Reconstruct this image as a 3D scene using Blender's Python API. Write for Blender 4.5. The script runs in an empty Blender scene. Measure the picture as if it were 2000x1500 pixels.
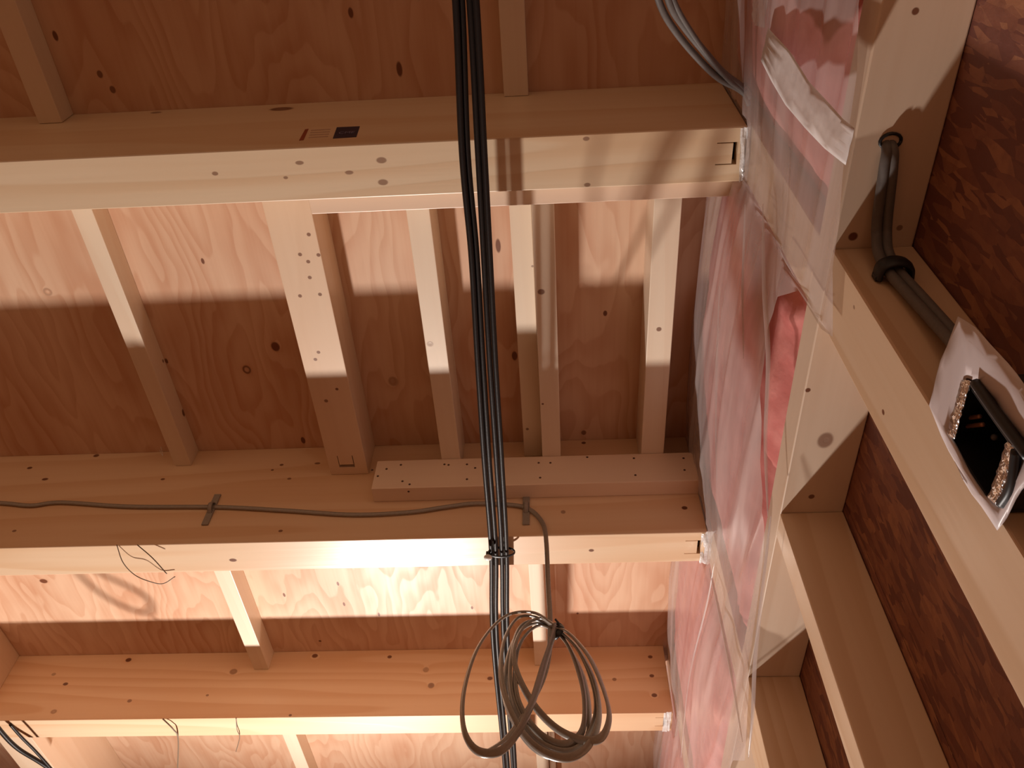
import bpy, bmesh, math, random
from mathutils import Vector, noise
random.seed(7)
C = bpy.context.scene.collection
SC = bpy.context.scene
Z0 = 1.30                       # camera height above the floor

# ------------------------------------------------------------------ camera
PITCH, YAW, ROLL, FPX = .9278, .0831, .0346, 1602.7
cp, sp = math.cos(PITCH), math.sin(PITCH)
f0, u0, r0 = Vector((0, cp, sp)), Vector((0, -sp, cp)), Vector((1, 0, 0))
cr, sr = math.cos(ROLL), math.sin(ROLL)
rr, uu = cr*r0 + sr*u0, -sr*r0 + cr*u0
def _yaw(v):
    c, s = math.cos(YAW), math.sin(YAW)
    return Vector((c*v.x - s*v.y, s*v.x + c*v.y, v.z))
RV, UV, FV = _yaw(rr), _yaw(uu), _yaw(f0)
cam_data = bpy.data.cameras.new('camera')
cam_data.sensor_width = 36; cam_data.lens = FPX*36/2000
cam_data.clip_start = .01
cam = bpy.data.objects.new('camera', cam_data); C.objects.link(cam)
from mathutils import Matrix
M = Matrix((RV, UV, -FV)).transposed().to_4x4(); M.translation = Vector((0, 0, Z0))
cam.matrix_world = M
SC.camera = cam
def at(px, py, x=None, y=None, z=None):
    """point of the place seen at a photo pixel, on the real plane x=, y= or z= (z above the camera)"""
    d = FV*FPX + RV*(px-1000) - UV*(py-750)
    t = (x/d.x) if x is not None else (y/d.y) if y is not None else (z/d.z)
    return d*t + Vector((0, 0, Z0))

# ------------------------------------------------------------------ world, lamp, exposure
W = bpy.data.worlds.new('world'); SC.world = W; W.use_nodes = True
W.node_tree.nodes['Background'].inputs[0].default_value = (1, .55, .3, 1)
W.node_tree.nodes['Background'].inputs[1].default_value = .02
SC.view_settings.view_transform = 'Standard'; SC.view_settings.look = 'None'
SC.view_settings.gamma = 1; SC.view_settings.use_curve_mapping = False
SC.view_settings.exposure = 0.28
ld = bpy.data.lights.new('work_lamp', 'SPOT'); ld.energy = 350; ld.spot_size = math.radians(126); ld.spot_blend = 1; ld.shadow_soft_size = .055
ld.color = (1, .90, .83)
lamp = bpy.data.objects.new('work_lamp', ld); C.objects.link(lamp)
lamp.location = (-.85, 3.52, Z0-.144)
lamp.rotation_euler = (Vector((-.9, .7, 1.3)) - Vector((-.85, 3.52, -.144))).to_track_quat('-Z', 'Y').to_euler()

# ------------------------------------------------------------------ measurements (z above the camera)
ZP = 1.658
JOIST = {'A': (.5128, .6128, 1.4075), 'B': (1.4299, 1.5299, 1.3201), 'C': (2.3328, 2.4328, 1.4169)}
XW, XO, HB = .3579, .4575, .940

# ------------------------------------------------------------------ helpers
def tag(o, label=None, cat=None, group=None, kind=None):
    if label: o['label'] = label
    if cat: o['category'] = cat
    if group: o['group'] = group
    if kind: o['kind'] = kind
    return o
def link(name, me, mat=None, parent=None, smooth=False):
    o = bpy.data.objects.new(name, me); C.objects.link(o)
    if mat: me.materials.append(mat)
    if smooth:
        for p in me.polygons: p.use_smooth = True
    if parent: o.parent = parent
    return o
def empty(name, loc=(0, 0, 0)):
    o = bpy.data.objects.new(name, None); C.objects.link(o); o.location = loc
    o.empty_display_size = .05
    return o
def frombm(name, bm, mat, parent=None, smooth=False):
    me = bpy.data.meshes.new(name); bm.normal_update(); bm.to_mesh(me); bm.free()
    return link(name, me, mat, parent, smooth)
def box_bm(bm, x0, x1, y0, y1, z0, z1, bev=0.0):
    b = bmesh.new()
    bmesh.ops.create_cube(b, size=1)
    for v in b.verts:
        v.co = Vector(((x0+x1)/2 + v.co.x*(x1-x0), (y0+y1)/2 + v.co.y*(y1-y0), (z0+z1)/2 + v.co.z*(z1-z0)))
    if bev: bmesh.ops.bevel(b, geom=b.edges[:], offset=bev, segments=2, affect='EDGES', profile=.5)
    me = bpy.data.meshes.new('t'); b.to_mesh(me); b.free(); bm.from_mesh(me); bpy.data.meshes.remove(me)
def box(name, x0, x1, y0, y1, z0, z1, mat, parent=None, bev=.0015):
    """z given above the camera"""
    bm = bmesh.new(); box_bm(bm, x0, x1, y0, y1, z0+Z0, z1+Z0, bev)
    return frombm(name, bm, mat, parent)
def smoothpath(pts, n=10):
    """Catmull-Rom through the points"""
    pts = [Vector(p) for p in pts]; P = [pts[0]*2-pts[1]] + pts + [pts[-1]*2-pts[-2]]; out = []
    for i in range(1, len(P)-2):
        a, b, c, d = P[i-1], P[i], P[i+1], P[i+2]
        for k in range(n):
            t = k/n
            out.append(.5*((2*b) + (c-a)*t + (2*a-5*b+4*c-d)*t*t + (3*b-a-3*c+d)*t**3))
    out.append(P[-2]); return out
def tube(name, pts, rad, mat, parent=None, sides=10, flat=1.0, n=10, smooth=True, ref=None, raw=False, into=None, refs=None):
    """sweep a round or flattened section; ref = direction of the flat (wide) side"""
    path = [Vector(p) for p in pts] if raw else smoothpath(pts, n)
    bm = into or bmesh.new(); rings = []; up = Vector(ref) if ref else None
    prev = None
    for i, p in enumerate(path):
        t = (path[min(i+1, len(path)-1)] - path[max(i-1, 0)]).normalized()
        if refs: up = refs[i]
        if up is not None: a = (up - t*up.dot(t)).normalized()
        elif prev is None:
            a = t.orthogonal().normalized()
        else: a = (prev - t*prev.dot(t)).normalized()
        prev = a; b = t.cross(a)
        rings.append([bm.verts.new(p + a*math.cos(k*2*math.pi/sides)*rad*flat + b*math.sin(k*2*math.pi/sides)*rad) for k in range(sides)])
    for r1, r2 in zip(rings, rings[1:]):
        for k in range(sides): bm.faces.new((r1[k], r1[(k+1) % sides], r2[(k+1) % sides], r2[k]))
    bm.faces.new(rings[0][::-1]); bm.faces.new(rings[-1])
    if into: return None
    return frombm(name, bm, mat, parent, smooth)

# ------------------------------------------------------------------ materials
def mat_new(name):
    m = bpy.data.materials.new(name); m.use_nodes = True; nt = m.node_tree
    return m, nt, nt.nodes['Principled BSDF']
def plain(name, col, rough=.5, metal=0, spec=.5, bump=0, bscale=200):
    m, nt, b = mat_new(name)
    b.inputs['Base Color'].default_value = (*col, 1); b.inputs['Roughness'].default_value = rough
    b.inputs['Metallic'].default_value = metal; b.inputs['Specular IOR Level'].default_value = spec
    tc = nt.nodes.new('ShaderNodeTexCoord'); nz = nt.nodes.new('ShaderNodeTexNoise'); nz.inputs['Scale'].default_value = bscale
    nt.links.new(tc.outputs['Object'], nz.inputs['Vector'])
    mx = nt.nodes.new('ShaderNodeMix'); mx.data_type = 'RGBA'; mx.inputs[0].default_value = .15
    mx.inputs[6].default_value = (*col, 1); nt.links.new(nz.outputs['Fac'], mx.inputs[7])
    mx.blend_type = 'OVERLAY'; nt.links.new(mx.outputs[2], b.inputs['Base Color'])
    if bump:
        bp = nt.nodes.new('ShaderNodeBump'); bp.inputs['Strength'].default_value = bump; bp.inputs['Distance'].default_value = .002
        nt.links.new(nz.outputs['Fac'], bp.inputs['Height']); nt.links.new(bp.outputs[0], b.inputs['Normal'])
    return m
def N(nt, t, **k):
    n = nt.nodes.new(t)
    for a, v in k.items(): setattr(n, a, v)
    return n
def math_n(nt, op, a, b=None, c=None, clamp=False):
    n = N(nt, 'ShaderNodeMath', operation=op, use_clamp=clamp)
    for i, v in enumerate((a, b, c)):
        if v is None: continue
        if isinstance(v, (int, float)): n.inputs[i].default_value = v
        else: nt.links.new(v, n.inputs[i])
    return n.outputs[0]
def ss(nt, x, a, b):
    n = N(nt, 'ShaderNodeMapRange', interpolation_type='SMOOTHSTEP')
    nt.links.new(x, n.inputs['Value']); n.inputs['From Min'].default_value = a; n.inputs['From Max'].default_value = b
    return n.outputs[0]
def mixc(nt, fac, a, b):
    n = N(nt, 'ShaderNodeMix', data_type='RGBA')
    for i, v in ((0, fac), (6, a), (7, b)):
        if isinstance(v, tuple): n.inputs[i].default_value = (*v, 1)
        elif isinstance(v, (int, float)): n.inputs[i].default_value = v
        else: nt.links.new(v, n.inputs[i])
    return n.outputs[2]
def wood(name, light, dark, axis='X', seed=0, rings=26, contrast=.5, rough=.36, knots=(), knotcol=(.16, .05, .02),
         plys=False, pin=.75, spots=0.0, streak=.35):
    """sawn timber (straight grain along axis) or rotary-cut plywood (plys: wavy cathedral grain).
    knots: (point, radius, length factor along the grain, darkness, ring?)"""
    m, nt, b = mat_new(name); L = nt.links.new
    geo = N(nt, 'ShaderNodeNewGeometry'); pos = geo.outputs['Position']
    add = N(nt, 'ShaderNodeVectorMath', operation='ADD'); L(pos, add.inputs[0]); add.inputs[1].default_value = (seed*3.17, seed*5.71, seed*1.37)
    kmask = None; warp = None
    ax = 'XYZ'.index(axis)
    for (c, r, ln, dk, hollow) in knots:
        s = [1/r]*3; s[ax] = 1/(r*ln)
        sub = N(nt, 'ShaderNodeVectorMath', operation='SUBTRACT'); L(pos, sub.inputs[0]); sub.inputs[1].default_value = c
        mul = N(nt, 'ShaderNodeVectorMath', operation='MULTIPLY'); L(sub.outputs[0], mul.inputs[0]); mul.inputs[1].default_value = s
        ln_ = N(nt, 'ShaderNodeVectorMath', operation='LENGTH'); L(mul.outputs[0], ln_.inputs[0]); d = ln_.outputs['Value']
        k = math_n(nt, 'MULTIPLY', math_n(nt, 'SUBTRACT', 1.0, ss(nt, d, .75, 1.15)), dk)
        if hollow: k = math_n(nt, 'MULTIPLY', k, ss(nt, d, .25, .8))
        kmask = k if kmask is None else math_n(nt, 'MAXIMUM', kmask, k)
        if r > .006:
            w = math_n(nt, 'DIVIDE', .25, math_n(nt, 'ADD', math_n(nt, 'MULTIPLY', d, d), .6))
            warp = w if warp is None else math_n(nt, 'ADD', warp, w)
    mp = N(nt, 'ShaderNodeMapping'); L(add.outputs[0], mp.inputs['Vector'])
    sc = [2.6, 2.6, 2.6]; sc[ax] = .75 if plys else .22
    mp.inputs['Scale'].default_value = sc
    n1 = N(nt, 'ShaderNodeTexNoise'); n1.inputs['Scale'].default_value = 1.5; n1.inputs['Detail'].default_value = 3.5 if plys else 1.5
    n1.inputs['Roughness'].default_value = .42
    L(mp.outputs[0], n1.inputs['Vector']); h = n1.outputs['Fac']
    if warp is not None: h = math_n(nt, 'ADD', h, math_n(nt, 'MULTIPLY', warp, .22))
    ph = math_n(nt, 'MULTIPLY', h, rings)
    fr = math_n(nt, 'FRACT', ph)
    ring = math_n(nt, 'MULTIPLY', ss(nt, fr, .15, .9), math_n(nt, 'SUBTRACT', 1.0, ss(nt, fr, .9, 1.0)))
    mp2 = N(nt, 'ShaderNodeMapping'); L(add.outputs[0], mp2.inputs['Vector'])
    sc = [70, 70, 70]; sc[ax] = 2.5
    mp2.inputs['Scale'].default_value = sc
    n2 = N(nt, 'ShaderNodeTexNoise'); n2.inputs['Scale'].default_value = 1; n2.inputs['Detail'].default_value = 3
    L(mp2.outputs[0], n2.inputs['Vector'])
    n3 = N(nt, 'ShaderNodeTexNoise'); n3.inputs['Scale'].default_value = 1.7 if plys else 2.3; n3.inputs['Detail'].default_value = 2
    L(mp.outputs[0], n3.inputs['Vector'])
    f = math_n(nt, 'MULTIPLY', ring, contrast)
    f = math_n(nt, 'ADD', f, math_n(nt, 'MULTIPLY', ss(nt, n2.outputs['Fac'], .35, .75), streak*.5))
    f = math_n(nt, 'ADD', f, math_n(nt, 'MULTIPLY', ss(nt, n3.outputs['Fac'], .35, .7), streak), clamp=True)
    col = mixc(nt, f, light, dark)
    if spots:
        vo = N(nt, 'ShaderNodeTexVoronoi'); mp3 = N(nt, 'ShaderNodeMapping'); L(add.outputs[0], mp3.inputs['Vector'])
        s3 = [9, 9, 9]; s3[ax] = 4.0
        mp3.inputs['Scale'].default_value = s3; L(mp3.outputs[0], vo.inputs['Vector']); vo.inputs['Scale'].default_value = 1
        sp_ = math_n(nt, 'SUBTRACT', 1.0, ss(nt, vo.outputs['Distance'], .03, .07))
        rgb = N(nt, 'ShaderNodeSeparateColor'); L(vo.outputs['Color'], rgb.inputs[0])
        sp_ = math_n(nt, 'MULTIPLY', sp_, math_n(nt, 'GREATER_THAN', rgb.outputs[0], 1-spots))
        col = mixc(nt, math_n(nt, 'MULTIPLY', sp_, .85), col, knotcol)
    if kmask is not None: col = mixc(nt, kmask, col, knotcol)
    L(col, b.inputs['Base Color'])
    b.inputs['Roughness'].default_value = rough
    L(math_n(nt, 'MULTIPLY_ADD', f, .18, rough-.05), b.inputs['Roughness'])
    b.inputs['Specular IOR Level'].default_value = pin
    bp = N(nt, 'ShaderNodeBump'); bp.inputs['Strength'].default_value = .25; bp.inputs['Distance'].default_value = .0008
    L(math_n(nt, 'ADD', n2.outputs['Fac'], math_n(nt, 'MULTIPLY', ring, .5)), bp.inputs['Height']); L(bp.outputs[0], b.inputs['Normal'])
    return m
def osb(name, seed=0, base=((.26, .10, .065), (.42, .19, .10), (.19, .07, .052))):
    """strand board: overlapping flakes as two layers of stretched cells in the board's plane (Y-Z)"""
    m, nt, b = mat_new(name); L = nt.links.new
    geo = N(nt, 'ShaderNodeNewGeometry'); col = None; hs = None
    wn = N(nt, 'ShaderNodeTexNoise'); wn.inputs['Scale'].default_value = 9; wn.inputs['Detail'].default_value = 3
    L(geo.outputs['Position'], wn.inputs['Vector'])
    wv = N(nt, 'ShaderNodeVectorMath', operation='MULTIPLY_ADD'); L(wn.outputs['Color'], wv.inputs[0]); wv.inputs[1].default_value = (.015, .015, .015)
    L(geo.outputs['Position'], wv.inputs[2])
    for i, (rot, sy, sz) in enumerate(((.5, 78, 20), (-.35, 70, 17), (1.25, 90, 24))):
        mp = N(nt, 'ShaderNodeMapping'); L(wv.outputs[0], mp.inputs['Vector'])
        mp.inputs['Rotation'].default_value = (rot, 0, 0); mp.inputs['Scale'].default_value = (.3, sy, sz); mp.inputs['Location'].default_value = (0, seed+i*3.3, i*7.1)
        vo = N(nt, 'ShaderNodeTexVoronoi'); vo.inputs['Scale'].default_value = 1; vo.inputs['Randomness'].default_value = 1; L(mp.outputs[0], vo.inputs['Vector'])
        s = N(nt, 'ShaderNodeSeparateColor'); L(vo.outputs['Color'], s.inputs[0])
        c = mixc(nt, math_n(nt, 'POWER', s.outputs[0], 1.6), base[0], base[1]); c = mixc(nt, ss(nt, s.outputs[1], .62, .7), c, base[2])
        if col is None: col, hs = c, s.outputs[2]
        else:
            k = ss(nt, s.outputs[2], .5, .55); col = mixc(nt, k, col, c); hs = math_n(nt, 'ADD', hs, k)
    n = N(nt, 'ShaderNodeTexNoise'); n.inputs['Scale'].default_value = 60; n.inputs['Detail'].default_value = 4; L(geo.outputs['Position'], n.inputs['Vector'])
    col = mixc(nt, math_n(nt, 'MULTIPLY', ss(nt, n.outputs['Fac'], .45, .7), .4), col, base[2])
    L(col, b.inputs['Base Color']); b.inputs['Roughness'].default_value = .55; b.inputs['Specular IOR Level'].default_value = .35
    bp = N(nt, 'ShaderNodeBump'); bp.inputs['Strength'].default_value = .6; bp.inputs['Distance'].default_value = .002
    L(math_n(nt, 'ADD', hs, n.outputs['Fac']), bp.inputs['Height']); L(bp.outputs[0], b.inputs['Normal'])
    return m
def zc(v): return (v[0], v[1], v[2]+Z0) if not isinstance(v, Vector) else tuple(v)

LIGHTW, DARKW = (.80, .63, .43), (.66, .42, .22)
PALE, PALED = (.82, .69, .53), (.70, .50, .34)
PLYL, PLYD = (.72, .49, .335), (.52, .25, .135)
def K(px, py, r, ln=1.6, dk=.85, ring=False, **pl):
    return (tuple(at(px, py, **pl)), r, ln, min(1, dk*1.18), ring)

ply_knots = [K(538, 677, .011, 1.3, .95, z=ZP), K(482, 722, .011, 1.2, .8, True, z=ZP), K(85, 1135, .013, .8, .95, z=ZP),
             K(396, 510, .004, 2, .8, z=ZP), K(93, 570, .011, 1.0, .35, True, z=ZP), K(973, 480, .006, 3, .8, z=ZP), K(1182, 612, .005, 1.6, .8, z=ZP),
             K(1140, 845, .007, 1.2, .7, z=ZP), K(592, 860, .006, 2, .9, z=ZP), K(325, 705, .004, 2, .8, z=ZP), K(768, 745, .013, 1.2, .35, z=ZP),
             K(1005, 695, .007, 2, .8, z=ZP), K(685, 25, .005, 2, .8, z=ZP), K(780, 135, .006, 2.5, .8, z=ZP), K(195, 145, .006, 1.3, .7, z=ZP), K(220, 175, .006, 1.3, .7, z=ZP),
             K(108, 70, .005, 2, .8, z=ZP), K(555, 1162, .004, 2.5, .8, z=ZP), K(660, 1140, .004, 2.5, .8, z=ZP), K(672, 1180, .004, 2.5, .8, z=ZP),
             K(740, 1200, .004, 2.5, .8, z=ZP), K(922, 1187, .004, 2, .8, z=ZP), K(625, 1252, .005, 1, .8, z=ZP), K(1128, 1198, .004, 1.2, .8, z=ZP)]
M_ply = wood('plywood', PLYL, PLYD, 'Y', 2, rings=19, contrast=.34, rough=.46, pin=.4, plys=True, knots=ply_knots, streak=.35, spots=.05)
M_A = wood('spruce_beam_a', LIGHTW, DARKW, 'X', 1, rings=12, contrast=.42, knots=[K(550, 213, .011, 2.2, .75, y=.513), K(420, 318, .006, 2.5, .6, y=.513), K(305, 220, .006, 2, .6, y=.513),
        K(420, 339, .004, 1.5, .6, z=1.4075), K(585, 318, .004, 2, .6, z=1.4075), K(558, 347, .003, 1.5, .6, z=1.4075), K(745, 313, .006, 1.6, .6, z=1.4075), K(748, 356, .006, 1.6, .6, z=1.4075), K(682, 337, .004, 2, .6, z=1.4075), K(1145, 271, .004, 1.5, .6, z=1.4075), K(1147, 361, .004, 1.5, .6, z=1.4075)], streak=.25)
M_B = wood('spruce_beam_b', (.82, .60, .40), (.68, .40, .20), 'X', 4, rings=13, contrast=.42, streak=.25, knots=[K(188, 890, .006, 1.4, .8, y=1.43), K(58, 914, .005, 1.5, .8, y=1.43), K(88, 936, .005, 1.8, .8, y=1.43), K(318, 936, .004, 1.5, .8, y=1.43),
        K(550, 908, .004, 1.4, .8, y=1.43), K(532, 918, .003, 1.4, .8, y=1.43), K(565, 935, .004, 1.4, .7, y=1.43), K(620, 905, .004, 2, .7, y=1.43), K(548, 1037, .004, 1.4, .8, y=1.43), K(28, 1037, .004, 1.4, .7, y=1.43),
        K(455, 1094, .006, 1.6, .8, z=1.3201), K(770, 1069, .006, 1.3, .5, z=1.3201), K(1155, 1075, .005, 1.3, .8, z=1.3201), K(1337, 992, .006, 1.2, .9, y=1.43), K(1140, 865, .005, 1.2, .9, y=1.43), K(1100, 1000, .006, 1, .5, y=1.43)])
M_C = wood('spruce_beam_c', (.82, .58, .38), (.68, .38, .19), 'X', 6, rings=14, contrast=.45, streak=.25, knots=[K(251, 1289, .008, 1.3, .85, y=2.333), K(128, 1336, .006, 1.5, .8, y=2.333), K(253, 1369, .006, 1.3, .6, y=2.333), K(456, 1312, .011, 1.2, .5, y=2.333),
        K(105, 1317, .006, 1.3, .4, y=2.333), K(405, 1358, .004, 1.3, .6, y=2.333), K(615, 1281, .008, 1.3, .8, y=2.333), K(567, 1397, .004, 1.3, .8, y=2.333), K(832, 1308, .010, 1, .4, y=2.333), K(842, 1339, .010, 1.1, .6, y=2.333), K(957, 1325, .007, 1.3, .8, y=2.333),
        K(761, 1283, .006, 1.3, .8, y=2.333), K(1270, 1283, .006, 1.3, .8, y=2.333), K(1273, 1320, .006, 1.3, .8, y=2.333), K(1278, 1358, .007, 1.3, .8, y=2.333), K(1200, 1327, .006, 1.2, .6, y=2.333), K(105, 1390, .008, 1.3, .4, y=2.333)])
M_D = wood('spruce_beam_far', LIGHTW, DARKW, 'X', 9, rings=9, contrast=.3, streak=.25, spots=.2)
M_bat = wood('batten_wood', PALE, PALED, 'Y', 3, rings=8, contrast=.2, streak=.3, knots=[K(1057, 570, .008, .9, .7, z=1.547), K(840, 672, .008, 1, .35, z=1.547), K(1287, 643, .006, 1, .7, z=1.547), K(1060, 789, .003, 1, .8, z=1.547), K(1030, 838, .004, 1, .7, z=1.598), K(1040, 520, .003, 1, .5, z=1.598), K(360, 806, .008, 1.5, .8, x=-.964), K(320, 705, .004, 1.5, .8, x=-.964)])
M_led = wood('ledger_wood', (.86, .68, .52), (.78, .54, .38), 'X', 5, rings=5, contrast=.18, streak=.25)
M_cross = wood('cross_beam_wood', (.80, .61, .44), (.66, .43, .26), 'Y', 11, rings=7, contrast=.2, streak=.25, knots=[K(x_, y_, .0045, 1, .7, z=1.547) for x_, y_ in ((603, 458), (586, 497), (622, 498), (602, 511), (605, 542), (586, 578), (625, 575), (622, 688), (616, 702))] + [K(658, 760, .004, 1, .8, z=1.547), K(637, 783, .005, 1, .7, z=1.547)])
M_plate = wood('plate_wood', (.74, .59, .45), (.60, .41, .27), 'Y', 8, rings=8, contrast=.25, streak=.3, knots=[K(1612, 860, .012, 1.3, .6, z=HB), K(1666, 462, .006, 1, .9, z=HB), K(1788, 22, .004, 1, .8, z=HB), K(1585, 970, .005, 1, .8, z=HB), K(1757, 445, .004, 1, .6, z=HB), K(1578, 762, .004, 1, .8, z=HB)])
M_stud = wood('stud_wood', (.74, .55, .38), (.60, .38, .21), 'Z', 7, rings=18, contrast=.45, streak=.3, knots=[K(1725, 805, .003, 1.3, .8, x=XW), K(1668, 600, .0025, 1.3, .5, x=XW)])
M_osb = osb('strand_board')
M_brown = wood('subfloor', (.76, .50, .31), (.64, .38, .21), 'X', 13, rings=10, contrast=.4)
M_black = plain('black_sheath', (.015, .010, .008), .45, spec=.2, bump=.1)
M_grey = plain('grey_sheath', (.29, .25, .21), .25, spec=.6)
M_dgrey = plain('dark_grey_conduit', (.14, .125, .115), .5, spec=.3)
M_clip = plain('grey_plastic', (.30, .26, .22), .5)
M_steel = plain('dark_steel', (.012, .009, .008), .4, metal=.6)
M_nail = plain('nail_metal', (.10, .05, .035), .5, metal=.3)
M_white = plain('white_plastic', (.85, .84, .80), .35)
M_blackp = plain('black_plastic', (.012, .012, .013), .45)
M_navy = plain('navy_ink', (.03, .02, .045), .6)
M_red = plain('red_ink', (.30, .06, .02), .6)
M_faint = plain('pale_ink', (.55, .36, .25), .6)
M_wire = plain('tie_wire', (.16, .11, .07), .5)

def foil_mat():
    m, nt, b = mat_new('foil_tape'); b.inputs['Metallic'].default_value = 1; b.inputs['Base Color'].default_value = (.85, .86, .86, 1); b.inputs['Roughness'].default_value = .25
    tc = N(nt, 'ShaderNodeTexCoord'); n = N(nt, 'ShaderNodeTexNoise'); n.inputs['Scale'].default_value = 120; nt.links.new(tc.outputs['Object'], n.inputs['Vector'])
    bp = N(nt, 'ShaderNodeBump'); bp.inputs['Strength'].default_value = 1; bp.inputs['Distance'].default_value = .004
    nt.links.new(n.outputs['Fac'], bp.inputs['Height']); nt.links.new(bp.outputs[0], b.inputs['Normal']); return m
M_foil = foil_mat()
def film_mat(name, a0, a1, col=(.78, .68, .66), scale=(1, .9, 6), rough=.25, bs=.25):
    m, nt, b = mat_new(name); L = nt.links.new
    b.inputs['Base Color'].default_value = (*col, 1); b.inputs['Roughness'].default_value = rough
    b.inputs['Specular IOR Level'].default_value = .6
    geo = N(nt, 'ShaderNodeNewGeometry'); mp = N(nt, 'ShaderNodeMapping'); L(geo.outputs['Position'], mp.inputs['Vector']); mp.inputs['Scale'].default_value = scale
    n = N(nt, 'ShaderNodeTexNoise'); n.inputs['Scale'].default_value = 2.2; n.inputs['Detail'].default_value = 4; L(mp.outputs[0], n.inputs['Vector'])
    mr = N(nt, 'ShaderNodeMapRange'); L(n.outputs['Fac'], mr.inputs['Value']); mr.inputs['From Min'].default_value = .4; mr.inputs['From Max'].default_value = .7
    mr.inputs['To Min'].default_value = a0; mr.inputs['To Max'].default_value = a1
    L(mr.outputs[0], b.inputs['Alpha'])
    n2 = N(nt, 'ShaderNodeTexNoise'); n2.inputs['Scale'].default_value = 3.5; n2.inputs['Detail'].default_value = 2; L(mp.outputs[0], n2.inputs['Vector'])
    bp = N(nt, 'ShaderNodeBump'); bp.inputs['Strength'].default_value = bs; bp.inputs['Distance'].default_value = .01
    L(n2.outputs['Fac'], bp.inputs['Height']); L(bp.outputs[0], b.inputs['Normal'])
    return m
M_film = film_mat('clear_film', .40, .58)
M_crump = film_mat('crumpled_film', .6, .85, (.9, .9, .9), (30, 30, 30), .12)
M_tape = film_mat('white_tape', .75, .95, (.88, .82, .80), (6, 6, 6), .4, .3)
M_collar = film_mat('collar_sheet', .93, .98, (.70, .62, .62), (2, 2, 2), .4, .15)
def wool_mat():
    m, nt, b = mat_new('pink_wool'); L = nt.links.new
    geo = N(nt, 'ShaderNodeNewGeometry'); n = N(nt, 'ShaderNodeTexNoise'); n.inputs['Scale'].default_value = 22; n.inputs['Detail'].default_value = 5; n.inputs['Roughness'].default_value = .45
    L(geo.outputs['Position'], n.inputs['Vector'])
    L(mixc(nt, ss(nt, n.outputs['Fac'], .3, .7), (.64, .21, .19), (.74, .30, .27)), b.inputs['Base Color'])
    b.inputs['Roughness'].default_value = .95; b.inputs['Specular IOR Level'].default_value = .05
    bp = N(nt, 'ShaderNodeBump'); bp.inputs['Strength'].default_value = .5; bp.inputs['Distance'].default_value = .006
    L(n.outputs['Fac'], bp.inputs['Height']); L(bp.outputs[0], b.inputs['Normal']); return m
M_wool = wool_mat()

# ------------------------------------------------------------------ the room shell
XL, YN, YF = -4.2, -2.6, 6.4
ceil = tag(empty('ceiling', (-1.5, 1.5, Z0+ZP)), kind='structure')
def kidbox(par, name, x0, x1, y0, y1, z0, z1, mat, bev=.0015):
    o = box(name, x0, x1, y0, y1, z0, z1, mat, None, bev); o.parent = par; o.matrix_parent_inverse = Matrix.Translation(-par.location); return o
xs = [XL, -3.673, -1.853, -.033, .46]
ys = [YN, -1.27, -.36, .5628, 1.4799, 2.3828, 3.29, 4.2, 5.1, YF]
for i in range(4):
    for j in range(len(ys)-1):
        kidbox(ceil, 'plywood_panel', xs[i]+.0005, xs[i+1]-.0005, ys[j]+.0005, ys[j+1]-.0005, ZP, ZP+.024, M_ply, .0006)
tag(box('floor', XL, XO, YN, YF, -Z0-.03, -Z0, M_brown), kind='structure')
tag(box('wall_left', XL-.03, XL, YN, YF, -Z0, ZP, M_brown), kind='structure')
tag(box('wall_back', XL, XO, YN-.03, YN, -Z0, ZP, M_brown), kind='structure')
tag(box('wall_far', XL, XO, YF, YF+.03, -Z0, ZP, M_brown), kind='structure')
wr = tag(empty('wall_right', (XO, 1.5, 0)), kind='structure')
for y0, y1 in ((YN, -.86), (-.86, .05), (.05, .96), (.96, 1.87), (1.87, 2.78), (2.78, 3.69), (3.69, 5.0), (5.0, YF)):
    kidbox(wr, 'strand_board_panel', XO+.0005, XO+.0095, y0+.001, y1-.001, -Z0, ZP, M_osb, .0005)

# ------------------------------------------------------------------ joists
def cut(o, cutters):
    for bm in cutters:
        c = frombm('cutter', bm, None)
        md = o.modifiers.new('c', 'BOOLEAN'); md.operation = 'DIFFERENCE'; md.object = c; md.solver = 'EXACT'
        dg = bpy.context.evaluated_depsgraph_get()
        me = bpy.data.meshes.new_from_object(o.evaluated_get(dg)); o.modifiers.clear(); o.data = me
        bpy.data.objects.remove(c)
def slot(parent, o, x0, x1, ya, yb, z, along='X'):
    """three kerfs for a hidden steel hanger in a bottom face: two fine ones and a wide one, with the steel in it"""
    cs = []
    d = .03
    if along == 'X':
        B = [(x0, x1, ya-.001, ya+.001), (x0, x1, yb-.001, yb+.001), (x1-.0085, x1, ya-.001, yb+.001)]
    else:
        B = [(ya-.001, ya+.001, x0, x1), (yb-.001, yb+.001, x0, x1), (ya-.001, yb+.001, x1-.010, x1)]
    bm = bmesh.new()
    for b_ in B: box_bm(bm, b_[0], b_[1], b_[2], b_[3], z+Z0-.01, z+Z0+d)
    bb = [bmesh.new() for _ in B]
    for q, b_ in zip(bb, B): box_bm(q, b_[0]-.00005*B.index(b_), b_[1]+.00007*B.index(b_), b_[2], b_[3], z+Z0-.01, z+Z0+d+.001*B.index(b_))
    bm.free()
    cut(o, bb)
    b_ = B[2]
    s = box('hanger_plate', b_[0]+.0007, b_[1]-.0007, b_[2]+.0012, b_[3]-.0012, z+.022, z+d-.001, M_steel, None, 0)
    s.parent = parent; s['label'] = 'dark steel hanger plate in its slot'
def beam(name, label, x0, x1, y0, y1, z, mat, cat='beam', group=None, top=ZP):
    o = box(name, x0, x1, y0, y1, z, top, mat, None, .002)
    tag(o, label, cat, group); return o
jA = beam('ceiling_joist', 'timber ceiling joist nearest the photo top, with an oval knot and printed stamp', XL, .350, *JOIST['A'][:2], JOIST['A'][2], M_A)
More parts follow.
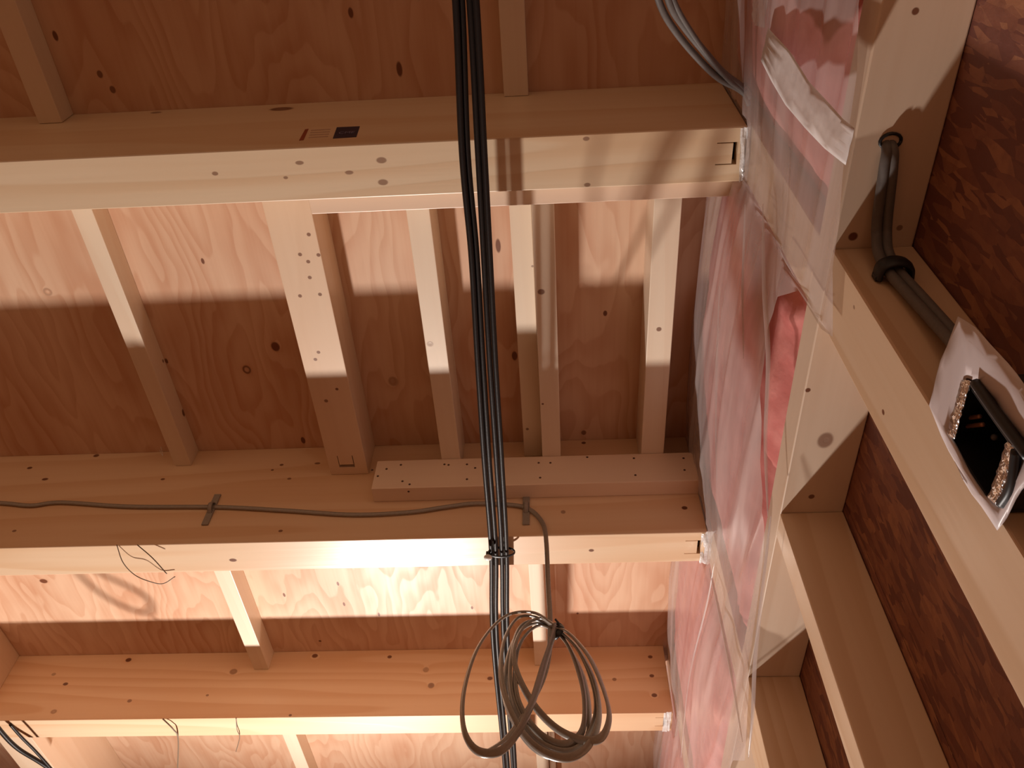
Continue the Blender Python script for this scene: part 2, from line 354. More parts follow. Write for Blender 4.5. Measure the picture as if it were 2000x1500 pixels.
jB = beam('ceiling_joist', 'deepest timber ceiling joist, carrying a clipped grey cable along its side', XL, .345, *JOIST['B'][:2], JOIST['B'][2], M_B)
jC = beam('ceiling_joist', 'timber ceiling joist behind the hanging cable coil, lowest in the photo', XL, .335, *JOIST['C'][:2], JOIST['C'][2], M_C)
jD = beam('ceiling_joist', 'timber ceiling joist beyond the lower edge of the photo', XL, .345, 3.24, 3.34, 1.417, M_D)
jE = beam('ceiling_joist', 'timber ceiling joist behind the camera', XL, .345, -.41, -.31, 1.417, M_D)
slot(jA, jA, .300, .337, .5405, .5795, 1.4075)
slot(jB, jB, .297, .334, 1.458, 1.502, 1.3201)
slot(jC, jC, .283, .316, 2.359, 2.405, 1.4169)

# printed stamp on joist A's side face
st = tag(empty('timber_stamp', tuple(at(645, 260, y=.512))), 'small dark blue and pale stamp printed on the side of the top joist', 'stamp')
def flatq(name, mat, pxs, y, par, th=.0006):
    p = [at(a, b_, y=y) for a, b_ in pxs]; bm = bmesh.new()
    v0 = [bm.verts.new(Vector((q.x, .5129, q.z))) for q in p]; v1 = [bm.verts.new(Vector((q.x, .5129-th, q.z))) for q in p]
    bm.faces.new(v1); bm.faces.new(v0[::-1]); n = len(p)
    for k in range(n): bm.faces.new((v0[k], v0[(k+1) % n], v1[(k+1) % n], v1[k]))
    bmesh.ops.recalc_face_normals(bm, faces=bm.faces[:])
    o = frombm(name, bm, mat); o.parent = par; o.matrix_parent_inverse = Matrix.Translation(-par.location); return o
flatq('dark_panel', M_navy, ((658, 249), (703, 247), (696, 268), (650, 271)), .5129, st)['label'] = 'dark blue printed panel'
flatq('red_bar', M_red, ((596, 253), (603, 252), (593, 274), (584, 275)), .5129, st)['label'] = 'red printed bar'
for k in range(4):
    y_ = 254 + k*4.6
    flatq('text_line', M_faint, ((608-k*1.5, y_), (646-k*1.5, y_-2), (645-k*1.5, y_-.2), (607-k*1.5, y_+1.8)), .5129, st, .0004)
tcu = bpy.data.curves.new('lettering', 'FONT'); tcu.body = 'CME'; tcu.size = .015; tcu.extrude = .0002; tcu.align_x = 'CENTER'; tcu.align_y = 'CENTER'
tmp = bpy.data.objects.new('tmp', tcu); C.objects.link(tmp); q = at(677, 259, y=.5119)
tmp.matrix_world = Matrix.Translation(q) @ Matrix.Rotation(math.pi/2, 4, 'X') @ Matrix.Shear('XZ', 4, (0, 0))
bpy.context.view_layer.update()
me = bpy.data.meshes.new_from_object(tmp.evaluated_get(bpy.context.evaluated_depsgraph_get())); me.transform(tmp.matrix_world); bpy.data.objects.remove(tmp)
M_let = plain('letter_ink', (.22, .20, .30), .6)
me.materials.clear(); o = link('lettering', me, M_let); o.parent = st; o.matrix_parent_inverse = Matrix.Translation(-st.location)

# ------------------------------------------------------------------ battens and cross beams between the joists
g1 = None
def bat(label, x0, x1, y0, y1, z, mat=M_bat, name='batten', cat='batten'):
    return tag(box(name, x0, x1, y0, y1, z, ZP, mat, None, .0015), label, cat)
e = .0005
bat('thin batten in the top left corner of the photo, above the top joist', -1.010, -.962, -.31+e, .5128-e, 1.606)
bat('shallow batten above the top joist, right of the black cables', -.078, -.030, -.31+e, .5128-e, 1.632)
bat('batten half in shadow, leftmost between the top and middle joists', -1.011, -.966, .6128+e, 1.4299-e, 1.598)
cb = bat('wide nail-marked cross beam between the top and middle joists', -.580, -.482, .6128+e, 1.4299-e, 1.547, M_cross, 'cross_beam', 'beam')
slot(cb, cb, 1.365, 1.405, -.552, -.514, 1.547, 'Y')
bat('deep batten just left of the black cables, resting on the ledger boards', -.288, -.240, .6128+e, 1.4299-e, 1.547)
bat('shallow batten of the touching pair right of the black cables', -.080, -.0335, .6128+e, 1.4299-e, 1.598)
bat('deep batten of the touching pair right of the black cables', -.0325, .014, .6128+e, 1.4299-e, 1.547)
bat('deep batten nearest to the plastic film, between the top and middle joists', .215, .271, .6128+e, 1.4299-e, 1.547)
bat('short batten at lower left, between the middle and lowest joists', -1.018, -.968, 1.5299+e, 2.3328-e, 1.590)
bat('short batten behind the cable coil, between the middle and lowest joists', -.088, -.045, 1.5299+e, 2.3328-e, 1.590)
bat('thin batten at the bottom edge, left of the coil, beyond the lowest joist', -1.018, -.968, 2.4328+e, 3.24-e, 1.598)
bat('batten at the bottom edge right of the coil, beyond the lowest joist', -.105, -.060, 2.4328+e, 3.24-e, 1.598)
bat('second batten at the bottom edge right of the coil, beside its twin', -.058, -.035, 2.4328+e, 3.24-e, 1.61)
bat('deep cross beam end at the lower left edge, before the lowest joist', -1.955, -1.855, 1.5299+e, 2.3328-e, 1.43, M_cross, 'cross_beam', 'beam')
bat('pale cross beam in the bottom left corner, beyond the lowest joist', -1.855, -1.738, 2.4328+e, 3.24-e, 1.42, M_cross, 'cross_beam', 'beam')

def nails(par, pts, r=.0024, mat=M_nail, n=(0, -1, 0), name='nail'):
    n = Vector(n)
    me = None
    for p in pts:
        bm = bmesh.new(); bmesh.ops.create_cone(bm, cap_ends=True, segments=8, radius1=r, radius2=r*.85, depth=.0008)
        rot = n.to_track_quat('Z', 'Y').to_matrix().to_4x4()
        bm.transform(Matrix.Translation(Vector(p)+n*.0003) @ rot)
        o = frombm(name, bm, mat); o.parent = par
lA = tag(box('ledger_board', -.451, .346, .6130, .6580, 1.445, 1.5465, M_led, None, .0015), 'pale ledger board fixed along the far side of the top joist', 'board')
lB = tag(box('ledger_board', -.452, .344, 1.3850, 1.4297, 1.445, 1.5465, M_led, None, .0015), 'ledger board peppered with nails, along the middle joist', 'board')
def led(px, py): return at(px, py, y=1.385)
nails(lB, [led(*p) for p in ((783, 908), (755, 916), (868, 907), (876, 908), (912, 907), (928, 914), (912, 936), (1052, 904), (1075, 904), (1055, 933), (1147, 893), (1238, 895), (1241, 928), (1335, 895), (1337, 918), (800, 946), (738, 930), (786, 940), (727, 918))], .0032)
nails(lB, [at(x_, y_, z=1.445) for x_, y_ in ((798, 960),)], .003, n=(0, 0, -1))

# ------------------------------------------------------------------ right wall: plate, studs, posts
tp = tag(box('top_plate', XW, XO-.0005, YN, YF, HB, .995, M_plate, None, .002), 'horizontal timber plate along the wall top, with a large knot', 'beam')
studs = [(.505, .607, 'thick wall stud beside the electrical box', 1), (.977, 1.028, 'thin wall stud in the middle of the right wall, second from the box', 0), (1.425, 1.53, 'wall stud at the bottom edge, third from the electrical box', 0),
         (1.89, 1.935, 'thin wall stud beyond the bottom edge of the photo', 0), (2.33, 2.435, 'thick wall stud far beyond the bottom edge of the photo', 0), (.04, .085, 'thin wall stud outside the right edge of the photo', 0), (-.41, -.305, 'thick wall stud beside the camera', 0)]
for y0, y1, lab, k in studs:
    o = tag(box('wall_stud', XW, XO-.0005, y0, y1, -Z0, HB-.0005, M_stud, None, .002), lab, 'stud')
for n_, lab in (('A', 'short post behind the film under the top joist end'), ('B', 'short post behind the film under the middle joist end'), ('C', 'short post behind the film under the lowest joist end')):
    y0, y1, z = JOIST[n_]
    tag(box('short_post', XW, XO-.0005, y0, y1, .9955, ZP-.0005, M_stud, None, .002), lab, 'post')

# ------------------------------------------------------------------ insulation and film
def bulge(y):
    """how far the stuffed film swells into the room between the posts"""
    for a, b_ in ((-.31, .51), (.615, 1.43), (1.53, 2.33), (2.435, 3.24)):
        if a < y < b_: return math.sin(math.pi*(y-a)/(b_-a))**.6
    return 0
def batt(label, y0, y1, group=None):
    bm = bmesh.new(); ny, nz = 60, 50; z0, z1 = .9965, ZP-.001; g = []
    for i in range(ny+1):
        row = []
        for j in range(nz+1):
            u, v = i/ny, j/nz; y = y0+(y1-y0)*u; z = z0+(z1-z0)*v
            d = noise.fractal(Vector((3.1, y*10, z*10)), 1.0, 2.0, 4)*(.0035 + .010*max(0, 1-abs(z-1.03)/.09))
            edge = min(1, min(u, 1-u)*12, min(v, 1-v)*10)
            x = XW + .012 - (.022*bulge(y))*edge**.5 + d + .02*(1-edge)
            row.append(bm.verts.new((x, y, z+Z0)))
        g.append(row)
    for i in range(ny):
        for j in range(nz): bm.faces.new((g[i][j], g[i][j+1], g[i+1][j+1], g[i+1][j]))
    # back and sides
    bk = [bm.verts.new((XO-.002, y, z+Z0)) for y, z in ((y0, z0), (y0, z1), (y1, z1), (y1, z0))]
    bm.faces.new(bk[::-1])
    s = [g[0][j] for j in range(nz+1)]; bm.faces.new(s[::-1] + [bk[0], bk[1]][:2])
    s = [g[ny][j] for j in range(nz+1)]; bm.faces.new(s + [bk[2], bk[3]])
    s = [g[i][0] for i in range(ny+1)]; bm.faces.new(s + [bk[3], bk[0]])
    s = [g[i][nz] for i in range(ny+1)]; bm.faces.new(s[::-1] + [bk[1], bk[2]])
    bmesh.ops.recalc_face_normals(bm, faces=bm.faces[:])
    o = frombm('insulation_batt', bm, M_wool, None, True); tag(o, label, 'insulation'); return o
batt('pink insulation behind the film above the top joist, crossed by white tape', -.305, .5075)
batt('pink insulation bulging between the top and middle joists, bare at its lower edge', .618, 1.425)
batt('pink insulation behind the film between the middle and lowest joists', 1.535, 2.328)
batt('pink insulation behind the film at the bottom edge, beyond the lowest joist', 2.438, 3.238)

zb_pts = [(-.5, .955), (.10, .965), (.221, .965), (.294, .945), (.384, .933), (.513, .884), (.590, .856), (.600, 1.0), (.655, 1.075), (.726, 1.098), (.80, 1.085), (.954, 1.039), (1.027, .967), (1.10, .950), (1.283, .932), (1.40, .89), (1.56, .845), (1.66, .90), (1.9, .93), (3.3, .93)]
def zbot(y):
    for (a, za), (b_, zb_) in zip(zb_pts, zb_pts[1:]):
        if a <= y <= b_: return za+(zb_-za)*(y-a)/(b_-a)
    return .93
def film_x(y, z):
    w = noise.noise(Vector((y*2.4, z*17, .3)))*.0045 + noise.noise(Vector((y*3.5+z*5, z*34, 4.3)))*.0012
    rid = 1-abs(noise.noise(Vector((y*1.6+z*1.2, z*9, 9.1))))*2; rid = max(0, rid-.55)*.010
    low = max(0, min(1, (z-.98)/.25)); hi = max(0, min(1, (1.658-z)/.05))
    x = XW - .010 - .020*bulge(y)*low*(.4+.6*hi) + w*.8 - rid
    return min(x, XW-.0035) if z < 1.0 else min(x, XW - .006 - .016*bulge(y)*low*(.4+.6*hi))
bm = bmesh.new(); ny, nz = 420, 110; g = []
for i in range(ny+1):
    y = -.5 + 3.7*i/ny; row = []; zb_ = zbot(y)
    for j in range(nz+1):
        z = zb_ + (ZP-.001-zb_)*j/nz; x = film_x(y, z)
        for n_ in 'ABC':
            y0, y1, zj = JOIST[n_]
            if y0-.012 < y < y1+.012 and z > zj-.012: x = max(x, XW-.0058 if n_ == 'A' else XW-.006)
        row.append(bm.verts.new((x, y, z+Z0)))
    g.append(row)
for i in range(ny):
    for j in range(nz): bm.faces.new((g[i][j], g[i][j+1], g[i+1][j+1], g[i+1][j]))
film = frombm('vapour_film', bm, M_film, None, True)
tag(film, 'wrinkled clear plastic film hung over the insulation along the wall top', 'film')
def crumple(pts, amp, seed, par, name='film_fold', mat=None):
    """a bunched piece of film: quad patch given by 4 corners, crumpled"""
    bm = bmesh.new(); n = 14; g = []
    a, b_, c, d = [Vector(p) for p in pts]
    nn = (b_-a).cross(d-a).normalized()
    for i in range(n+1):
        row = []
        for j in range(n+1):
            u, v = i/n, j/n; p = a*(1-u)*(1-v)+b_*u*(1-v)+c*u*v+d*(1-u)*v
            w = noise.noise(Vector((u*4+seed, v*2.5, seed)))*amp + noise.noise(Vector((u*9+seed, v*6, 3)))*amp*.4
            row.append(bm.verts.new(p + nn*w))
        g.append(row)
    for i in range(n):
        for j in range(n): bm.faces.new((g[i][j], g[i+1][j], g[i+1][j+1], g[i][j+1]))
    o = frombm(name, bm, mat or M_crump, None, True); o.parent = par; return o
def fx(px, py, x=.345): return at(px, py, x=x)
crumple([at(1447, 250, z=1.404), at(1466, 248, z=1.404), at(1462, 352, z=1.404), at(1443, 355, z=1.404)], .006, 2, film)
crumple([at(1370, 1042, z=1.316), at(1402, 1036, z=1.316), at(1400, 1098, z=1.318), at(1366, 1100, z=1.318)], .008, 5, film)
crumple([at(1297, 1392, z=1.412), at(1312, 1390, z=1.412), at(1308, 1428, z=1.412), at(1293, 1430, z=1.412)], .006, 8, film)
crumple([fx(1470, 0, .34), fx(1500, 0, .34), fx(1492, 55, .34), fx(1470, 48, .34)], .004, 11, film)
# long folded ridges in the film between the joists
def ridge(pxs, rad, x=.33):
    bm = bmesh.new(); path = smoothpath([at(a, b_, x=x) for a, b_ in pxs], 8)
    n = len(path); rings = []
    for i, p in enumerate(path):
        k = math.sin(math.pi*(i+.5)/n)**.5
        rings.append([bm.verts.new(p+Vector((dx*k*.6, dy*k, 0))) for dx, dy in ((.004, -rad), (-rad*.5, -rad*.3), (-rad*.5, rad*.3), (.004, rad))])
    for r1, r2 in zip(rings, rings[1:]):
        for k in range(3): bm.faces.new((r1[k], r1[k+1], r2[k+1], r2[k]))
    o = frombm('film_fold', bm, M_film, None, True); o.parent = film
ridge(((1490, 400), (1492, 560), (1500, 700), (1495, 860), (1500, 1010)), .010)
ridge(((1405, 560), (1400, 700), (1398, 820), (1400, 940)), .006)
ridge(((1455, 400), (1450, 560), (1452, 700)), .005)
ridge(((1505, 1010), (1490, 1150), (1475, 1290), (1470, 1400), (1462, 1480)), .012)
ridge(((1385, 1110), (1405, 1200), (1430, 1330), (1450, 1450)), .006)
ridge(((1395, 1100), (1380, 1180), (1345, 1330), (1330, 1480)), .005)
# white tape, diagonal over the film
xt = .3195
tapeo = crumple([at(1502, 78, x=xt), at(1535, 92, x=xt), at(1668, 248, x=xt), at(1655, 322, x=xt)], .003, 21, None, 'tape_strip', M_tape)
bm = bmesh.new(); left = [(1487, 118), (1508, 160), (1535, 205), (1575, 250), (1610, 290), (1652, 322)]; right = [(1500, 55), (1545, 100), (1580, 160), (1620, 205), (1645, 232), (1670, 250)]
vs = []
for k, (l, r_) in enumerate(zip(left, right)):
    row = []
    for s in range(5):
        t = s/4; p = at(l[0]*(1-t)+r_[0]*t, l[1]*(1-t)+r_[1]*t, x=xt); p.x += noise.noise(Vector((k*.8, s*.9, 2)))*.003
        row.append(bm.verts.new(p))
    vs.append(row)
for a, b_ in zip(vs, vs[1:]):
    for s in range(4): bm.faces.new((a[s], a[s+1], b_[s+1], b_[s]))
bmesh.ops.subdivide_edges(bm, edges=bm.edges[:], cuts=2, smooth=.6)
bpy.data.objects.remove(tapeo)
tapeo = frombm('tape_strip', bm, M_tape, None, True); sm = tapeo.modifiers.new('t', 'SOLIDIFY'); sm.thickness = .0006
tag(tapeo, 'strip of whitish translucent tape running diagonally over the film at upper right', 'tape')

# ------------------------------------------------------------------ cables
zc_ = 1.297+Z0
CAB = [(-300, (872, 898)), (0, (896, 924)), (300, (908, 940)), (500, (926, 951)), (700, (938, 962)), (900, (951, 975)), (1080, (964, 985)), (1250, (967, 988)), (1500, (989, 1004)), (1700, (1000, 1014))]
def strand_pair(label, side, r, phase):
    key = [at(xs_[side], y_, z=1.297) for y_, xs_ in CAB]; n = 170
    par = tag(empty('black_cable', (key[0].x, key[0].y, zc_)), label, 'cable')
    base = smoothpath(key, 18)
    for s in (0, 1):
        pts = []
        for p in base:
            a = phase + .45*math.sin(p.y*2.1+phase*3) + s*math.pi
            zz = zc_ - .005*(1-math.cos((p.y-1.48)*2*math.pi/.915))/2
            pts.append(Vector((p.x+math.cos(a)*r*1.02, p.y, zz+math.sin(a)*r*1.02)))
        o = tube('cable_strand', pts, r, M_black, None, 10, raw=True); o.parent = par; o.matrix_parent_inverse = Matrix.Translation(-par.location)
strand_pair('left one of two thick black cables running under the joists', 0, .0054, .3)
strand_pair('right one of two thick black cables running under the joists', 1, .0054, -.35)
# tie on joist B
tie = tag(empty('cable_tie', tuple(at(970, 1080, z=1.297))), 'black cable tie strapping the two black cables to the middle joist', 'cable tie')
def kid(o, par): o.parent = par; o.matrix_parent_inverse = Matrix.Translation(-par.location); return o
cy = at(970, 1080, z=1.297).y
ring_pts = []
for k in range(25):
    a = 2*math.pi*k/24; ring_pts.append(Vector((-.1325+math.cos(a)*.031, cy, zc_+.002+math.sin(a)*.0145)))
kid(tube('strap', ring_pts, .0016, M_blackp, None, 6, flat=2.6, raw=True, ref=(0, 1, 0)), tie)
kid(box('tie_head', -.168, -.159, cy-.009, cy-.001, 1.284, 1.296, M_blackp), tie)
bm = bmesh.new(); bmesh.ops.create_uvsphere(bm, u_segments=14, v_segments=8, radius=.0085); bm.transform(Matrix.Translation(at(953, 1089, z=1.272)) @ Matrix.Diagonal((1.15, 1, .8, 1)))
o = kid(frombm('stud_cap', bm, M_white, None, True), tie); o['label'] = 'shiny white cap of the tie'

# flat grey cable along joist B, ending in the hanging coil
yb = 1.4245
pl = [at(x_, y_, y=yb) for x_, y_ in ((-140, 975), (0, 982), (60, 987), (120, 981), (250, 989), (425, 990), (560, 997), (690, 1005), (800, 1000))] + \
     [at(x_, y_, y=1.424) for x_, y_ in ((870, 990), (930, 983), (1000, 986), (1030, 993))] + \
     [at(1050, 1008, y=1.422), at(1063, 1030, y=1.420), at(1067, 1060, y=1.419), at(1069, 1100, y=1.418), at(1071, 1150, y=1.418), at(1074, 1200, y=1.42), at(1074, 1260, y=1.425), at(1066, 1310, y=1.43), at(1048, 1355, y=1.43), at(1012, 1412, y=1.43), at(985, 1445, y=1.43), at(950, 1468, y=1.42)]
gc = tag(empty('grey_cable', tuple(pl[1])), 'flat grey cable clipped along the middle joist, its end coiled up below the ceiling', 'cable')
path = smoothpath(pl, 8)
nb = 8*14
def _ref(i):
    k = max(0, min(1, (i-nb+8)/14)); return Vector((0, -.25, 1)).lerp(Vector((1, -.3, .1)), k)
kid(tube('cable_run', path[:], .0028, M_grey, None, 10, flat=2.0, raw=True, refs=[_ref(i) for i in range(len(path))]), gc)
# the coil: loops through a black tie at (1085,1235)
def loop(pxs, y0, dy, rad=.0030, flat=3.0):
    n = len(pxs); pts = [at(a, b_, y=y0+dy*math.sin(2*math.pi*i/n)) for i, (a, b_) in enumerate(pxs)]
    pts = pts + pts[:1]
    P = smoothpath(pts, 10)
    cen = sum(P, Vector())/len(P)
    return kid(tube('coil_loop', P, rad, M_grey, None, 12, flat=flat, raw=True, refs=[((p-cen).normalized()*.55+Vector((0, .8, 0))) for p in P]), gc)
loop([(1085, 1222), (1040, 1196), (985, 1205), (935, 1262), (907, 1345), (905, 1420), (930, 1465), (975, 1468), (1010, 1440)][:8] + [(1012, 1430), (1040, 1370), (1062, 1300), (1078, 1250)], 1.4050, .01)
loop([(1082, 1226), (1045, 1205), (1010, 1208), (985, 1250), (978, 1310), (990, 1370), (1020, 1430), (1060, 1468), (1110, 1480), (1150, 1455), (1170, 1400), (1160, 1330), (1130, 1270), (1100, 1238)], 1.4200, .012)
loop([(1084, 1230), (1050, 1212), (1018, 1222), (1002, 1260), (995, 1320), (1005, 1380), (1040, 1440), (1090, 1468), (1130, 1462), (1158, 1420), (1165, 1370), (1150, 1310), (1125, 1262), (1100, 1240)], 1.4300, .012)
loop([(1086, 1232), (1045, 1218), (1010, 1240), (990, 1290), (985, 1350), (1000, 1400), (1035, 1452), (1075, 1475), (1120, 1470), (1148, 1440), (1150, 1380), (1138, 1320), (1115, 1270), (1098, 1242)], 1.4400, .012)
loop([(1088, 1228), (1055, 1208), (1022, 1226), (1004, 1270), (1012, 1320), (1045, 1380), (1090, 1425), (1140, 1446), (1175, 1440), (1190, 1400), (1180, 1350), (1155, 1290), (1125, 1250), (1104, 1232)], 1.4100, .012)
loop([(1087, 1234), (1052, 1222), (1020, 1250), (1006, 1300), (1012, 1370), (1050, 1430), (1100, 1455), (1136, 1430), (1142, 1370), (1130, 1310), (1110, 1262)], 1.4250, .010)
ct = tag(empty('coil_tie', tuple(at(1086, 1232, y=1.42))), 'black tie binding the top of the grey cable coil', 'cable tie')
c0 = at(1087, 1232, y=1.42)
rp = [c0 + (UV*.75+RV*.66)*math.cos(2*math.pi*k/20)*.015 + (FV)*math.sin(2*math.pi*k/20)*.026 for k in range(21)]
kid(tube('strap', rp, .0022, M_blackp, None, 6, flat=3.2, raw=True, ref=(.7, 0, -.7)), ct)
kid(tube('strap_tail', [c0+UV*.014-FV*.02, c0+UV*.020+RV*.004-FV*.022, c0+UV*.030-RV*.004-FV*.02], .0016, M_blackp, None, 6, flat=1.8), ct)

# cable clips on joist B
def clip(px, py0, py1, lab):
    par = tag(empty('cable_clip', tuple(at(px, (py0+py1)/2, y=1.43))), lab, 'clip')
    a, b_ = at(px, py0, y=1.4297), at(px-2, py1, y=1.4297)
    kid(box('mounting_plate', a.x-.0085, a.x+.0085, 1.4255, 1.4294, b_.z-Z0, a.z-Z0, M_clip, None, .001), par)
    m = (a.z+b_.z)/2
    kid(tube('strap', [Vector((a.x, 1.426, m+.020)), Vector((a.x, 1.4145, m+.011)), Vector((a.x, 1.4145, m-.004)), Vector((a.x, 1.426, m-.014))], .0016, M_clip, None, 6, flat=3.6, ref=(1, 0, 0)), par)
clip(426, 967, 1026, 'grey plastic clip holding the flat cable at left of the middle joist')
clip(1028, 966, 1026, 'grey plastic clip where the flat cable turns down to the coil')

# loose thin wires
def wire(label, pts, r=.0012, mat=M_wire):
    o = tube('thin_wire', pts, r, mat, None, 6); tag(o, label, 'wire')
wire('thin loose wire looping below the middle joist at left', [at(228, 1064, z=1.317), at(240, 1098, z=1.300), at(262, 1122, z=1.295), at(290, 1135, z=1.29), at(318, 1140, z=1.30), at(342, 1126, z=1.31)], .0011)
wire('short straight wire end below the middle joist at left', [at(268, 1064, z=1.317), at(298, 1090, z=1.30), at(326, 1121, z=1.285)], .0013)
wire('thin wire hanging from the lowest joist at lower left', [at(318, 1404, z=1.413), at(338, 1424, z=1.40), at(348, 1443, z=1.40), at(347, 1500, z=1.42), at(346, 1530, z=1.44)], .0022)
wire('tiny wire end on the lowest joist, left of the coil', [at(461, 1402, z=1.413), at(463, 1425, z=1.405), at(468, 1440, z=1.41), at(461, 1468, z=1.42)], .0014)
wire('stray pale thread on the side of the middle joist', [at(313, 868, y=1.41), at(318, 890, y=1.42), at(311, 878, y=1.425)], .0006, M_white)

# black cables in the bottom-left corner
for lab, pp, r in (('thick dark cable in the bottom left corner', ((-30, 1385), (3, 1430), (35, 1462), (80, 1490), (130, 1525)), .007),
                   ('thinner dark cable beside the pale cross beam, bottom left corner', ((20, 1415), (42, 1440), (68, 1466), (100, 1502), (120, 1530)), .0045)):
    o = tube('dark_cable', [at(a, b_, z=1.36) for a, b_ in pp], r, M_black, None, 10); tag(o, lab, 'cable')

Lp = lamp.location
lp_ = [at(a, b_, z=ZP) for a, b_ in ((120, 1085), (160, 1128), (205, 1165), (255, 1190), (292, 1196), (290, 1170), (250, 1145), (200, 1122), (150, 1090))]
tag(tube('hanging_cable', [p.lerp(Lp, .27) for p in lp_], .0065, M_black, None, 8), 'dark cable loop hanging beyond the bottom edge of the photo', 'cable')

# grey cables at upper right, disappearing behind the film
sets = [((1270, -60), (1290, 10), (1315, 55), (1355, 105), (1400, 150), (1440, 172), (1466, 185)), ((1290, -60), (1310, 10), (1335, 50), (1375, 100), (1412, 142), (1446, 168), (1468, 180)), ((1300, -60), (1318, 5), (1350, 62), (1390, 118), (1425, 158), (1450, 178), (1470, 190))]
for k, s in enumerate(sets):
    zs_ = [1.30, 1.33, 1.36, 1.385, 1.40, 1.41, 1.418]
    pts = [at(a, b_, z=zz) for (a, b_), zz in zip(s, zs_)]
    pts.append(Vector((.3495, pts[-1].y+.004+.004*k, pts[-1].z)))
    pts = [p for p in pts if p.x < .3496]
    o = tube('grey_wire', pts, (.0048, .0052, .0036)[k], M_dgrey, None, 10, flat=1.2)
    tag(o, ('lowest of the grey cables curving into the film at upper right', 'middle one of the grey cables curving into the film at upper right', 'thinnest upper grey cable curving into the film at upper right')[k], 'cable')

# ------------------------------------------------------------------ conduit to the electrical box
hole = at(1737, 275, z=HB)
for k, (lab, dx) in enumerate((('grey conduit from the plate down to the electrical box, outer side', .006), ('grey conduit from the plate down to the electrical box, room side', -.006))):
    pts = [hole+Vector((dx*.3, .008, .03)), hole+Vector((dx*.5, .006, -.004)), at(1735, 330, z=HB-.014)+Vector((dx*.8, 0, 0)), at(1724, 420, z=HB-.014)+Vector((dx, 0, 0)), at(1722, 462, z=HB-.022)+Vector((dx, 0, 0)),
           at(1726, 495, y=.487)+Vector((dx, 0, 0)), at(1745, 530, y=.494)+Vector((dx, 0, 0)), at(1785, 575, y=.494)+Vector((dx, 0, 0)), at(1830, 625, y=.49)+Vector((dx*.9, 0, 0)), at(1868, 668, y=.483)+Vector((dx*.8, 0, 0)), at(1905, 712, y=.475)+Vector((dx*.8, 0, 0))]
    tag(tube('conduit', pts, .0062, M_dgrey, None, 12), lab, 'conduit')
cl = tag(empty('conduit_clip', tuple(at(1747, 524, y=.49))), 'black saddle clip holding the conduit on the stud', 'clip')
cc = at(1747, 526, y=.493)
kid(tube('saddle', [cc+Vector((-.019, .010, -.002)), cc+Vector((-.016, -.004, 0)), cc+Vector((-.006, -.0095, .001)), cc+Vector((.006, -.0095, .001)), cc+Vector((.016, -.004, 0)), cc+Vector((.019, .010, 0))], .0042, M_blackp, None, 8, flat=3, ref=(0, 0, 1)), cl)
kid(box('clip_foot', cc.x-.023, cc.x-.014, .498, .5045, cc.z-Z0-.008, cc.z-Z0+.006, M_blackp), cl)
kid(box('clip_foot', cc.x+.014, cc.x+.023, .498, .5045, cc.z-Z0-.006, cc.z-Z0+.008, M_blackp), cl)
gr = tag(empty('hole_grommet', tuple(hole)), 'black rimmed hole where the conduit leaves the plate', 'grommet')
bm = bmesh.new(); tube('', [hole+Vector((math.cos(2*math.pi*k/16)*.012+.001, math.sin(2*math.pi*k/16)*.009, -.001)) for k in range(17)], .002, None, raw=True, into=bm, ref=(0, 0, 1), sides=6)
kid(frombm('rim', bm, M_blackp, None, True), gr)

# electrical box on the camera side of the thick stud, open face flush with the room side of the studs
by0, by1 = .438, .5035; bz0, bz1 = .478, .578; bx0, bx1 = XW-.004, XW+.05
eb = tag(empty('electrical_box', (XW, .47, Z0+.478)), 'open black electrical box edged with foil tape, at the right edge', 'electrical box')
t_ = .004
for nm, a in (('box_side', (bx0, bx1, by0, by0+t_, bz0, bz1)), ('box_side', (bx0, bx1, by1-t_, by1, bz0, bz1)), ('box_top', (bx0, bx1, by0+t_, by1-t_, bz1-t_, bz1)), ('box_bottom', (bx0, bx1, by0+t_, by1-t_, bz0, bz0+t_)), ('box_back', (bx1-t_, bx1, by0+t_, by1-t_, bz0+t_, bz1-t_))):
    kid(box(nm, *a, M_blackp, None, .0008), eb)
def strip(name, mat, pxs, x, th=.002, amp=.0015, seed=0):
    a, b_, c, d = [at(p, q, x=x) for p, q in pxs]
    bm = bmesh.new(); n = 16; g = []
    for i in range(n+1):
        r_ = []
        for j in range(4):
            u, v = i/n, j/3; p = a*(1-u)*(1-v)+b_*(1-u)*v+c*u*v+d*u*(1-v)
            p.x += -abs(noise.noise(Vector((u*9+seed, v*3, 1))))*amp*2; p.y += noise.noise(Vector((u*7+seed, v, 6)))*amp
            r_.append(bm.verts.new(p))
        g.append(r_)
    for i in range(n):
        for j in range(3): bm.faces.new((g[i][j], g[i][j+1], g[i+1][j+1], g[i+1][j]))
    o = frombm(name, bm, mat, None, True); m_ = o.modifiers.new('s', 'SOLIDIFY'); m_.thickness = th; m_.offset = 1
    kid(o, eb); return o
strip('foil_strip', M_foil, ((1878, 742), (1894, 745), (1864, 858), (1850, 848)), XW-.0075)['label'] = 'crinkled silver foil strip, upper'
strip('foil_strip', M_foil, ((1968, 862), (1984, 876), (1948, 990), (1930, 974)), XW-.0075, seed=5)['label'] = 'crinkled silver foil strip, lower'
tube_pts = [at(1905, 748, x=XW-.008), at(1950, 812, x=XW-.010), at(2010, 892, x=XW-.010)]
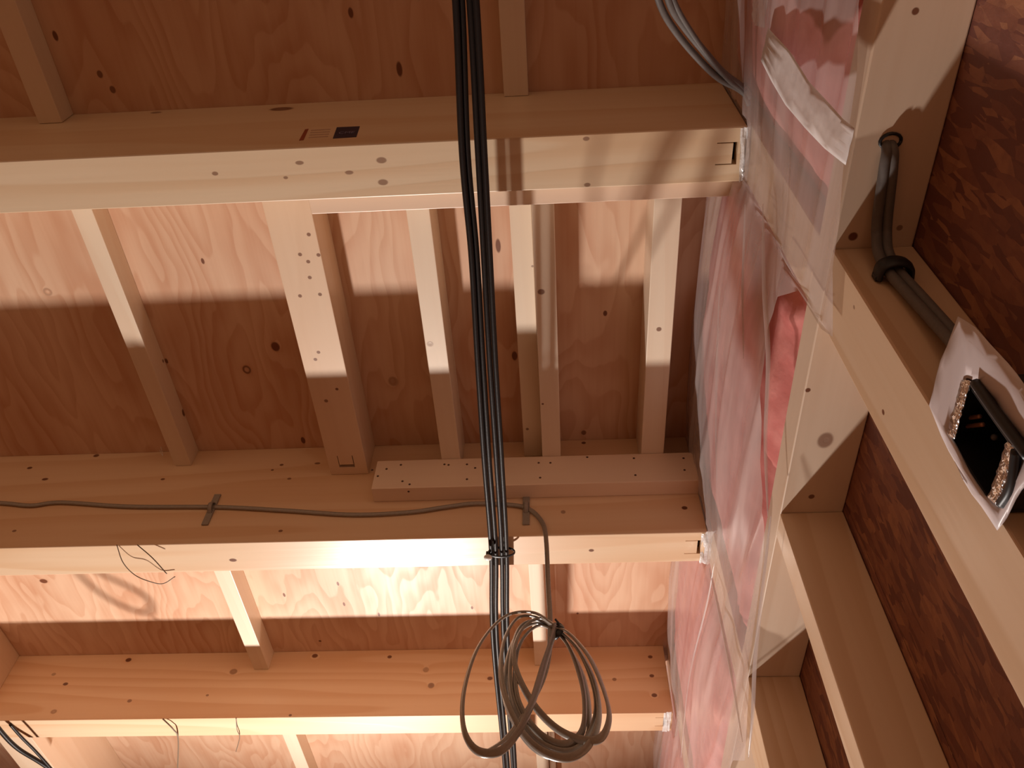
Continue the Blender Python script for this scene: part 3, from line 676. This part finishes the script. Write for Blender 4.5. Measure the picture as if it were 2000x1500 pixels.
kid(tube('box_rim', tube_pts, .0045, M_blackp, None, 8), eb)
kid(tube('box_rim', [at(1985, 880, x=XW-.010), at(1975, 950, x=XW-.009), at(1955, 985, x=XW-.008)], .004, M_blackp, None, 8), eb)
M_cop = plain('copper_strip', (.55, .25, .14), .4, metal=.3)
for a, b_ in (((1880, 818), (1914, 813)), ((1876, 834), (1920, 829))):
    p0, p1 = at(*a, x=XW+.012), at(*b_, x=XW+.012)
    o = kid(tube('terminal', [p0, (p0+p1)/2, p1], .0022, M_cop, None, 6), eb); o['label'] = 'copper-coloured terminal strip'
for a in ((1918, 895), (1942, 854)):
    bm = bmesh.new(); bmesh.ops.create_uvsphere(bm, u_segments=10, v_segments=6, radius=.003); bm.transform(Matrix.Translation(at(*a, x=XW+.02)))
    kid(frombm('screw', bm, M_dgrey, None, True), eb)
# vapour-barrier collar behind the box rim
co = bmesh.new()
outer = [(1870, 618), (1905, 640), (1950, 690), (2000, 752), (2060, 830), (2040, 905), (2000, 958), (1965, 1010), (1946, 1036), (1900, 965), (1852, 880), (1812, 792), (1838, 705)]
inner = [(1888, 738), (1896, 740), (1912, 752), (1950, 806), (1998, 872), (1996, 895), (1988, 920), (1970, 960), (1948, 990), (1925, 968), (1885, 900), (1856, 850), (1868, 795)]
V = []
for k in range(len(outer)):
    o_, i_ = outer[k], inner[k]; row = []
    for s in range(4):
        t = s/3; p = at(o_[0]*(1-t)+i_[0]*t, o_[1]*(1-t)+i_[1]*t, x=XW-.005-.003*math.sin(t*3)); row.append(co.verts.new(p))
    V.append(row)
for k in range(len(outer)):
    a, b_ = V[k], V[(k+1) % len(V)]
    for s in range(3): co.faces.new((a[s], a[s+1], b_[s+1], b_[s]))
bmesh.ops.subdivide_edges(co, edges=co.edges[:], cuts=2, smooth=.3)
for v in co.verts: v.co.x += noise.noise(v.co*25)*.0025
o = frombm('vapour_collar', co, M_collar, None, True); m_ = o.modifiers.new('s', 'SOLIDIFY'); m_.thickness = .0006
tag(o, 'white plastic sheet collar around the electrical box', 'collar')
